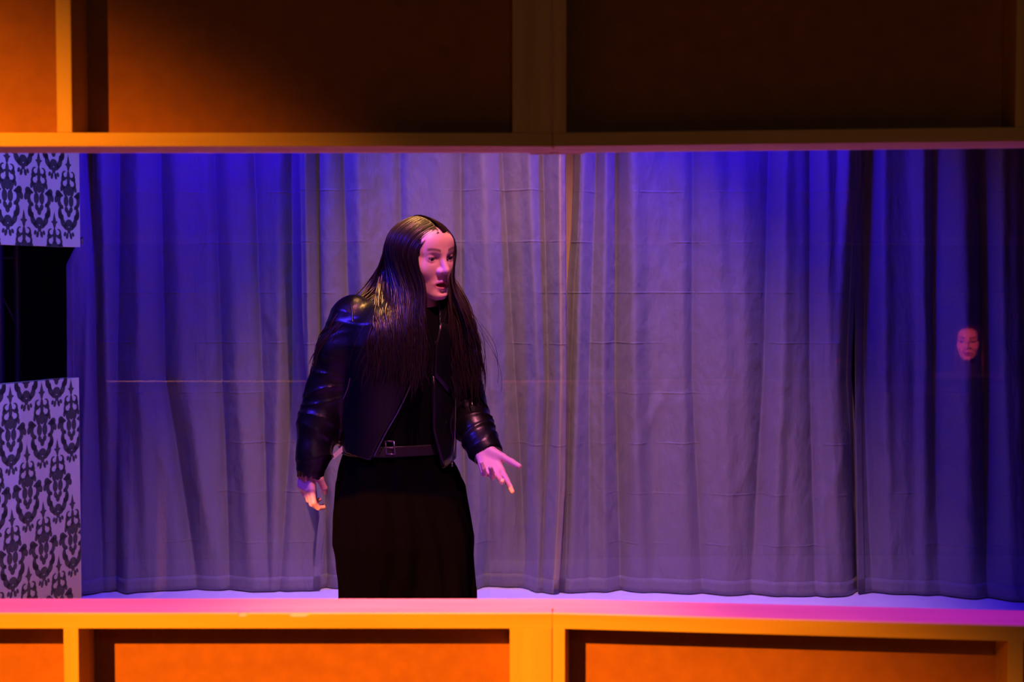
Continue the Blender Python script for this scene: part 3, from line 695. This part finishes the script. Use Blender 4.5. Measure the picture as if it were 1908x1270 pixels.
def trouser_field(x, y, z):
    f = lambda ph: (lambda a, zz: .006 * np.sin(a * 9 + ph + 2 * np.sin(zz * 6)) + .004 * np.sin(a * 17 + zz * 9 + ph))
    d = loft(x, y, z, rows(TR_TOP), TY, 2.3, f(0)); a = loft(x, y, z, rows(LEG_R), TY, 2.2, f(1)); b = loft(x, y, z, rows(LEG_L), TY, 2.2, f(2.5))
    return smin(d, np.minimum(a, b), .045)
PV, PQ = nets(trouser_field, *bb(590, 835, 920, 1509, -.22, .24), .008)
mesh_obj('trousers', PV, PQ, M['trouser'], person, True)['label'] = 'wide black high-waisted trousers'
def belt_field(x, y, z):
    d = np.abs(loft(x, y, z, [(r[0], r[1], r[2], r[3], r[4]) for r in rows([(870, 738, 104, .1165, .027), (815, 738, 100, .1115, .017)])], TY)) - .0022
    return np.maximum(d, np.abs(z - zp(834)) - .0155)
EV, EQ = nets(belt_field, *bb(610, 812, 870, 856, -.18, .18), .0028)
belt = mesh_obj('belt', EV, EQ, M['belt'], person, True)
solid_belt = lambda x, y, z: loft(x, y, z, rows([(870, 738, 104, .1165, .027), (815, 738, 100, .1115, .017)]), TY)
bm = bmesh.new(); by = front_y(solid_belt, 730, 834) - .005
cr = [(718, 821), (734, 822), (736, 846), (720, 846)]
for i in range(4): tube(bm, P(*cr[i], by), P(*cr[(i + 1) % 4], by), .0022, n=8)
tube(bm, P(719, 834, by), P(735, 834, by), .0015, n=6)
bm_obj('buckle', bm, M['zip'], belt, True)
# zips along both front edges of the jacket
def zip_line(name, pts, r=.0026):
    out = []
    for px, py in pts:
        y = front_y(jacket_solid, px, py); out.append(P(px, py, (y if y else Y0 - .12) - .003))
    c = catmull(np.array(out)[None], 40); V, Q = ribbon_tubes(c, np.full((1, 40), r), 6, 1.0)
    return mesh_obj(name, V, Q, M['zip'], jacket, True)
zip_line('zip', [(697, 849), (719, 806), (742, 766), (761, 726), (765, 708), (759, 693), (744, 680)], .0018)
zip_line('zip', [(849, 733), (848, 801), (845, 844), (842, 860)], .0018)
bm = bmesh.new(); p = P(842, 861, (front_y(jacket_solid, 842, 855) or Y0 - .1) - .005); tube(bm, p, p - np.array([0, 0, .012]), .003, .002, 8); bm_obj('zip_pull', bm, M['zip'], jacket, True)
def slab(name, outline, field, off, th, m, parent, lift=None):
    """a thin leather flap lying on the body: outline in px, draped over the field"""
    c = np.mean(outline, 0); n = len(outline); R = 5; V = []; F = []
    prev = None
    for r in range(R + 1):
        for k in range(n):
            q = c + (np.array(outline[k]) - c) * r / R
            y = front_y(field, q[0], q[1]); y = (y if y else Y0 - .1) - off - (lift(q) if lift else 0)
            V.append(P(q[0], q[1], y))
    for r in range(R):
        for k in range(n):
            F.append((r * n + k, r * n + (k + 1) % n, (r + 1) * n + (k + 1) % n, (r + 1) * n + k))
    o = mesh_obj(name, V, F, m, parent, True); so = o.modifiers.new('thick', 'SOLIDIFY'); so.thickness = th; so.offset = 0
    return o
def dens(pl, k=4):
    o = []
    for i in range(len(pl)):
        a, b = np.array(pl[i], float), np.array(pl[(i + 1) % len(pl)], float)
        for j in range(k): o.append(a + (b - a) * j / k)
    return o
slab('lapel', dens([(744, 682), (765, 706), (768, 690), (776, 610), (764, 590), (738, 600), (722, 640)]), jacket_solid, .006, .004, M['leather'], jacket)
slab('lapel', dens([(809, 700), (811, 645), (820, 600), (842, 606), (867, 655), (852, 700), (838, 735)]), jacket_solid, .007, .004, M['leather'], jacket)
slab('facing', dens([(807, 700), (840, 735), (849, 733), (848, 800), (843, 858), (826, 870), (815, 832), (807, 800)]), jacket_solid, .005, .003, M['leather'], jacket)
# shoulder seams and pocket zips
for pts in ([(654, 566), (656, 580), (657, 598)], [(868, 596), (872, 608), (873, 622)]): zip_line('shoulder_seam', pts, .0022).data.materials[0] = M['leather']
zip_line('pocket_zip', [(640, 742), (648, 722), (652, 704)], .0018)
# pale card poking out at the hip
c1 = np.array([(613, 853), (640, 828), (650, 832), (622, 855)], float)
pts = [P(x, y, Y0 - .06) for x, y in c1]; V = pts + [q + np.array([0, .004, 0]) for q in pts]
mesh_obj('hip_card', V, [(0, 1, 2, 3), (7, 6, 5, 4)] + [((k + 1) % 4, k, k + 4, (k + 1) % 4 + 4) for k in range(4)], M['tag'], person)['label'] = 'pale folded cloth sticking out at the hip'
for cx, dy in ((688, -.02), (824, .01)):
    def shoe_field(x, y, z, cx=cx, dy=dy):
        a = wp(cx, 1500, dy + .03); f = np.array([math.sin(TY), -math.cos(TY), 0]); t = a + f * .15
        d = cone(x, y, z, (a[0], a[1], .045), (t[0], t[1], .030), .042, .032)
        return np.maximum(d, -(z - .004))
    a = wp(cx, 1500, dy)
    v, q = nets(shoe_field, (a[0] - .12, a[1] - .25, -.01), (a[0] + .16, a[1] + .12, .11), .006)
    mesh_obj('shoe', v, q, M['shoe'], person, True)
# --- hair
def cap_field(x, y, z):
    d = elli(x, y, z, (0, -.012, .022), (.087, .100, .0755)); d = smin(d, elli(x, y, z, (0, -.05, -.04), (.068, .06, .085)), .03)
    d = smax(d, -elli(x, y, z, (0, .112, -.030), (.053, .085, .091)), .006)
    return smax(d, -elli(x, y, z, (0, -.012, .022), (.070, .088, .068)), .004)
def lock_paths(n, side, seed, ctrl_world, m=34, spread=1.0):
    r = np.random.default_rng(seed); out = np.zeros((n, 0, 3)); p = np.sort(r.uniform(0, 1, n)); jit = r.normal(size=(n, 6))
    phi = np.radians(34 + 118 * p)
    d0 = np.stack([side * .04 * np.ones(n), np.cos(phi), np.sin(phi)], 1)
    th = np.radians((36 if side > 0 else 50) + 112 * p)                                       # direction of the ear-level target
    d1 = np.stack([side * np.sin(th), np.cos(th), -.30 + .1 * jit[:, 0]], 1); d1 /= np.linalg.norm(d1, axis=1, keepdims=True)
    C = []
    rad = np.array([.089, .101, .0755]); cen = np.array([0, -.013, .023])
    lay = (1.07 if side > 0 else 1.025) + .035 * r.uniform(0, 1, n)
    for t in (0, .22, .48, .75, 1.0):
        d = d0 * (1 - t) + d1 * t + np.array([side * .35 * math.sin(math.pi * t), 0, .0]); d /= np.linalg.norm(d, axis=1, keepdims=True)
        C.append(to_world((cen + d * rad * lay[:, None])))
    for k, lv in enumerate(ctrl_world):
        C.append(np.array([lv(p[i], jit[i]) for i in range(n)]))
    return resample(np.stack(C, 1), m), p
FJ = {}
def drape(px, py, Yp, off=.010):
    """keep a lock outside the jacket and top"""
    key = (round(px / 4), round(py / 4))
    if key not in FJ: FJ[key] = front_y(jacket_solid, key[0] * 4, key[1] * 4, n=160)
    y = FJ[key]
    return P(px, py, min(Yp, y - off) if y else Yp)
L = lambda a, b, t: a + (b - a) * t
left_lv = [lambda p, j: drape(L(794, 704, p) + 2 * j[1], 535 + 4 * j[2], Y0 - L(.135, .02, p) + .006 * j[3], .020),
           lambda p, j: drape(L(786, 700, p ** 1.2) + 3 * j[1], 605 + 8 * j[2], Y0 - L(.15, .03, p) + .006 * j[3], .022),
           lambda p, j: drape(L(780, 694, p ** 1.3) + 7 * j[1], 660 + 14 * j[4], Y0 - L(.16, .06, p), .018),
           lambda p, j: drape(L(774, 684, p ** 1.4) + 11 * j[1], 700 + 22 * j[4] - 20 * p, Y0 - L(.16, .08, p), .008)]
stray_lv = [lambda p, j: drape(L(730, 680, p) + 2 * j[1], 535 + 4 * j[2], Y0 + .02 + .006 * j[3]),
           lambda p, j: drape(L(650, 628, p) + 3 * j[1], 590 + 8 * j[2], Y0 + .0 + .006 * j[3], .012),
           lambda p, j: drape(L(600, 592, p) + 4 * j[1], 640 + 8 * j[4], Y0 - .05, .010),
           lambda p, j: drape(L(583, 578, p) + 4 * j[1], 692 + 8 * j[4], Y0 - .06, .010)]
right_lv = [lambda p, j: drape(L(835, 852, p) + 2 * j[1], 530 + 4 * j[2], Y0 + L(-.085, .03, p) + .005 * j[3]),
            lambda p, j: drape(L(838, 884, (.5 + .5 * math.sin(j[1] * 2))) + 2 * j[1], 605 + 6 * j[2], Y0 + L(-.10, .0, p) + .005 * j[3], .010),
            lambda p, j: drape(L(846, 893, (.5 + .5 * math.sin(j[1] * 2))) + 3 * j[5], 668 + 10 * j[4], Y0 - .07, .012),
            lambda p, j: drape(L(848, 888, (.5 + .5 * math.sin(j[1] * 2))) + 6 * j[5], 715 + 18 * j[4], Y0 - .06, .008)]
back_lv = [lambda p, j: wp(L(700, 800, abs(j[1]) % 1), 560, .06 + .02 * j[2]), lambda p, j: wp(L(655, 800, abs(j[1]) % 1), 620, .11 + .015 * j[2]), lambda p, j: wp(L(640, 800, abs(j[1]) % 1), 690 + 20 * j[3], .135)]
allV = []
tt = np.linspace(0, 1, 34)
for n, side, seed, lv in ((520, -1, 11, left_lv), (300, 1, 12, right_lv), (160, -1, 13, back_lv), (26, -1, 14, stray_lv)):
    paths, p = lock_paths(n, side, seed, lv)
    if lv is back_lv: paths, p = lock_paths(n, side, seed, lv)
    r0 = np.random.default_rng(seed + 5).uniform(.0022, .0042, n) * (.5 if lv is stray_lv else 1)
    rad = r0[:, None] * np.interp(tt, [0, .06, .5, .85, 1], [.45, .8, 1.1, .8, .08])[None]
    wv = np.random.default_rng(seed + 9)
    ph = wv.uniform(0, 6.28, (n, 1)); am = wv.uniform(.002, .009, (n, 1)) * np.clip((tt - .45) / .4, 0, 1)[None]
    paths[:, :, 0] += am * np.sin(tt[None] * 22 + ph); paths[:, :, 1] += am * np.cos(tt[None] * 19 + ph) * .6
    allV.append(ribbon_tubes(paths, rad, 6, .6))
# fine loose strands
for n, side, seed, lv in ((110, -1, 21, left_lv), (90, 1, 22, right_lv)):
    paths, p = lock_paths(n, side, seed, lv); q = np.random.default_rng(seed + 3)
    wild = np.clip((tt - .25) / .75, 0, 1)[None, :, None] * q.normal(size=(n, 1, 3)) * np.array([.020, .012, .012])
    paths = paths + wild * (1 + .5 * np.sin(tt * 9)[None, :, None]); paths[:, :, 1] -= .006
    allV.append(ribbon_tubes(paths, np.full((n, 34), .00055), 3, 1.0))
cv, cq = nets(cap_field, (-.12, -.15, -.16), (.12, .12, .15), .004)
V, Q = join_parts([(to_world(cv), cq)] + allV)
hair = mesh_obj('hair', V, Q, M['hair'], person, True); hair['label'] = 'long centre-parted dark brown hair'
# ------------------------------------------------------------------ clear sheet standing behind the performer
YP = 4.87
def glass_mat():
    m = bpy.data.materials.new('clear_acrylic'); m.use_nodes = True; nt = m.node_tree; nt.nodes.clear()
    o = nt.nodes.new('ShaderNodeOutputMaterial'); mx = nt.nodes.new('ShaderNodeMixShader'); tr_ = nt.nodes.new('ShaderNodeBsdfTransparent'); gl = nt.nodes.new('ShaderNodeBsdfGlossy'); fr_ = nt.nodes.new('ShaderNodeFresnel')
    tr_.inputs[0].default_value = (.98, .98, .985, 1); gl.inputs['Roughness'].default_value = 0.0; gl.inputs['Color'].default_value = (1, 1, 1, 1); fr_.inputs['IOR'].default_value = 1.58
    ge = nt.nodes.new('ShaderNodeNewGeometry'); mu = nt.nodes.new('ShaderNodeMath'); mu.operation = 'SUBTRACT'; mu.inputs[0].default_value = 1.0
    m2 = nt.nodes.new('ShaderNodeMath'); m2.operation = 'MULTIPLY'
    nt.links.new(ge.outputs['Backfacing'], mu.inputs[1]); nt.links.new(fr_.outputs[0], m2.inputs[0]); nt.links.new(mu.outputs[0], m2.inputs[1])
    nt.links.new(m2.outputs[0], mx.inputs[0]); nt.links.new(tr_.outputs[0], mx.inputs[1]); nt.links.new(gl.outputs[0], mx.inputs[2]); nt.links.new(mx.outputs[0], o.inputs[0])
    return m
M['acrylic'] = glass_mat()
pane_x0 = P(196, 600, YP)[0]
tag(box('clear_screen', (pane_x0, YP, 0.0), (2.3, YP + .006, 2.45), M['acrylic'], bev=0), 'tall clear sheet behind the performer, faintly reflecting the opening and faces', 'screen')
# ------------------------------------------------------------------ two spectators seated outside the right flat, seen only as reflections
def PM(px, py, Yr):
    p = P(px, py, 2 * YP - Yr); return np.array([p[0], Yr, p[2]])
M['top_a'] = mat('navy_knit', (.02, .02, .035), .9); M['top_b'] = mat('dark_red_knit', (.10, .015, .015), .9); M['hair_b'] = mat('brown_hair', (.05, .022, .012), .5)
M['chairblack'] = mat('chair_plastic', (.02, .02, .022), .5)
spot('audience_boost', (0.8, 3.7, 1.9), (2.66, 1.20, 1.06), (1.0, .10, .22), 2600, 13, .6, .05)  # added spot that brightens the spectators' faces for their reflection
spot('rail_boost', (1.3, 3.6, 2.0), (1.74, 1.74, 0.99), (1.0, .10, .22), 900, 6, .6, .03)  # added narrow spot that brings up the reflected hand at the rail
def spectator(label, eye_pt, hyaw, byaw, top_m, seed, hand_at=None):
    R = rotm(hyaw, math.radians(3), 0); O = np.array(eye_pt); f = np.array([math.sin(byaw), -math.cos(byaw), 0.0]); l = np.array([math.cos(byaw), math.sin(byaw), 0.0])
    hip = np.array([O[0], O[1], .52]) - f * .10; neck = O + np.array([0, 0, -.19]) - f * .03
    W = lambda L_: L_ @ R.T + O
    sh = [neck + np.array([0, 0, -.07]) + l * s * .165 for s in (-1, 1)]
    kn = [hip + f * .44 + l * s * .10 + np.array([0, 0, -.02]) for s in (-1, 1)]
    an = [k + np.array([0, 0, -.43]) + f * .02 for k in kn]
    el = [sh[i] + np.array([0, 0, -.26]) + f * .07 + l * (-1, 1)[i] * .05 for i in range(2)]
    wr = [el[i] + f * .23 + np.array([0, 0, -.03]) - l * (-1, 1)[i] * .05 for i in range(2)]
    if hand_at is not None:
        i = hand_at[0]; wr[i] = np.array(hand_at[1]); el[i] = (sh[i] + wr[i]) / 2 + np.array([0, 0, -.12]) - f * .03
    def torso(x, y, z, e):
        d = cone(x, y, z, hip + np.array([0, 0, .02]), neck + np.array([0, 0, -.16]), .145 + e, .135 + e)
        d = smin(d, cone(x, y, z, sh[0], sh[1], .062 + e, .062 + e), .05); d = smin(d, cone(x, y, z, neck - np.array([0, 0, .06]), neck + np.array([0, 0, .035]) + f * .012, .066 + e, .060 + e), .02)
        for i in range(2): d = smin(d, chain(x, y, z, [(sh[i], .056 + e), (el[i], .046 + e), (wr[i], .033 + e)], .02), .03)
        return d
    legs = lambda x, y, z, e: np.minimum(*[smin(chain(x, y, z, [(hip + l * s * .08, .085 + e), (kn[k], .062 + e), (an[k], .045 + e)], .03), sph(x, y, z, hip, .12 + e), .05) for k, s in ((0, -1), (1, 1))])
    pts = np.array([hip, neck] + kn + an + el + wr); lo = pts.min(0) - .25; hi = pts.max(0) + .2; lo[2] = 0.0
    bv = nets(lambda x, y, z: np.minimum(torso(x, y, z, -.012), legs(x, y, z, -.012)), lo, hi, .014)
    prt = [(W(HV), HQ), bv]; tn = [head_tint(HV), np.tile([.80, .52, .44], (len(bv[0]), 1))]
    for i in range(2):
        d = wr[i] - el[i]; d /= np.linalg.norm(d)
        hv = hand_mesh(hand_parts(wr[i] + d * .01, d, (0, 0, -1), -l * (-1, 1)[i], ((12, 20, 15),) * 4, (10, 10), (.75, .6, .1), .95), .003)
        prt.append(hv); tn.append(np.tile([.80, .52, .44], (len(hv[0]), 1)))
    V, Q = join_parts(prt); p = mesh_obj('person', V, Q, M['skin'], None, True); color_mesh(p, np.concatenate(tn)); tag(p, label, 'person', 'spectators reflected in the clear sheet')
    V, Q = nets(lambda x, y, z: torso(x, y, z, 0) - .003 * wob(x, y, z, seed, 40), lo, hi, .012); mesh_obj('top', V, Q, top_m, p, True)
    V, Q = nets(lambda x, y, z: legs(x, y, z, .002), lo, hi, .014); mesh_obj('trousers', V, Q, M['trouser'], p, True)
    for k in range(2):
        a = an[k]
        V, Q = nets(lambda x, y, z: np.maximum(cone(x, y, z, (a[0], a[1], .045), a * np.array([1, 1, 0]) + f * .16 + np.array([0, 0, .03]), .045, .034), .004 - z), (a[0] - .25, a[1] - .25, -.01), (a[0] + .25, a[1] + .25, .12), .01); mesh_obj('shoe', V, Q, M['shoe'], p, True)
    def hf(x, y, z):
        d = smin(cap_field(x, y, z), elli(x, y, z, (0, -.075, -.10), (.075, .045, .13)), .03)
        return smin(d, elli(np.abs(x), y, z, (.078, -.025, -.09), (.014, .032, .12)), .02) - .004 * np.sin(x * 210 + z * 40) * .6
    V, Q = nets(hf, (-.13, -.16, -.27), (.13, .13, .15), .006); mesh_obj('hair', W(V), Q, M['hair_b'], p, True)
    for s in (-1, 1): eye(p, s, R, O)
    # a plain chair under the spectator
    c = empty('chair', (hip[0], hip[1], 0), byaw); tag(c, 'plain black chair under the ' + ('spectator facing the clear sheet' if seed == 1 else 'spectator in profile'), 'chair', 'spectator chairs')
    box('seat', (-.21, -.24, .37), (.21, .17, .40), M['chairblack'], c, .008); box('backrest', (-.20, .205, .52), (.20, .225, .80), M['chairblack'], c, .008)
    for x, y in ((-.19, -.21), (.19, -.21), (-.19, .20), (.19, .20)):
        bm = bmesh.new(); tube(bm, (x, y, 0), (x, y, .38 if y < 0 else .80), .011, n=8); bm_obj('leg', bm, M['steel'], c, True)
    return p
spectator('seated spectator whose whole face is reflected at the far right', PM(1806, 634, 1.20), math.radians(206), math.radians(188), M['top_a'], 1)
spectator('seated spectator reflected in profile beside the curtain edge', PM(1622, 634, 1.20), math.radians(243), math.radians(185), M['top_b'], 2, (1, PM(1566, 686, 1.72)))
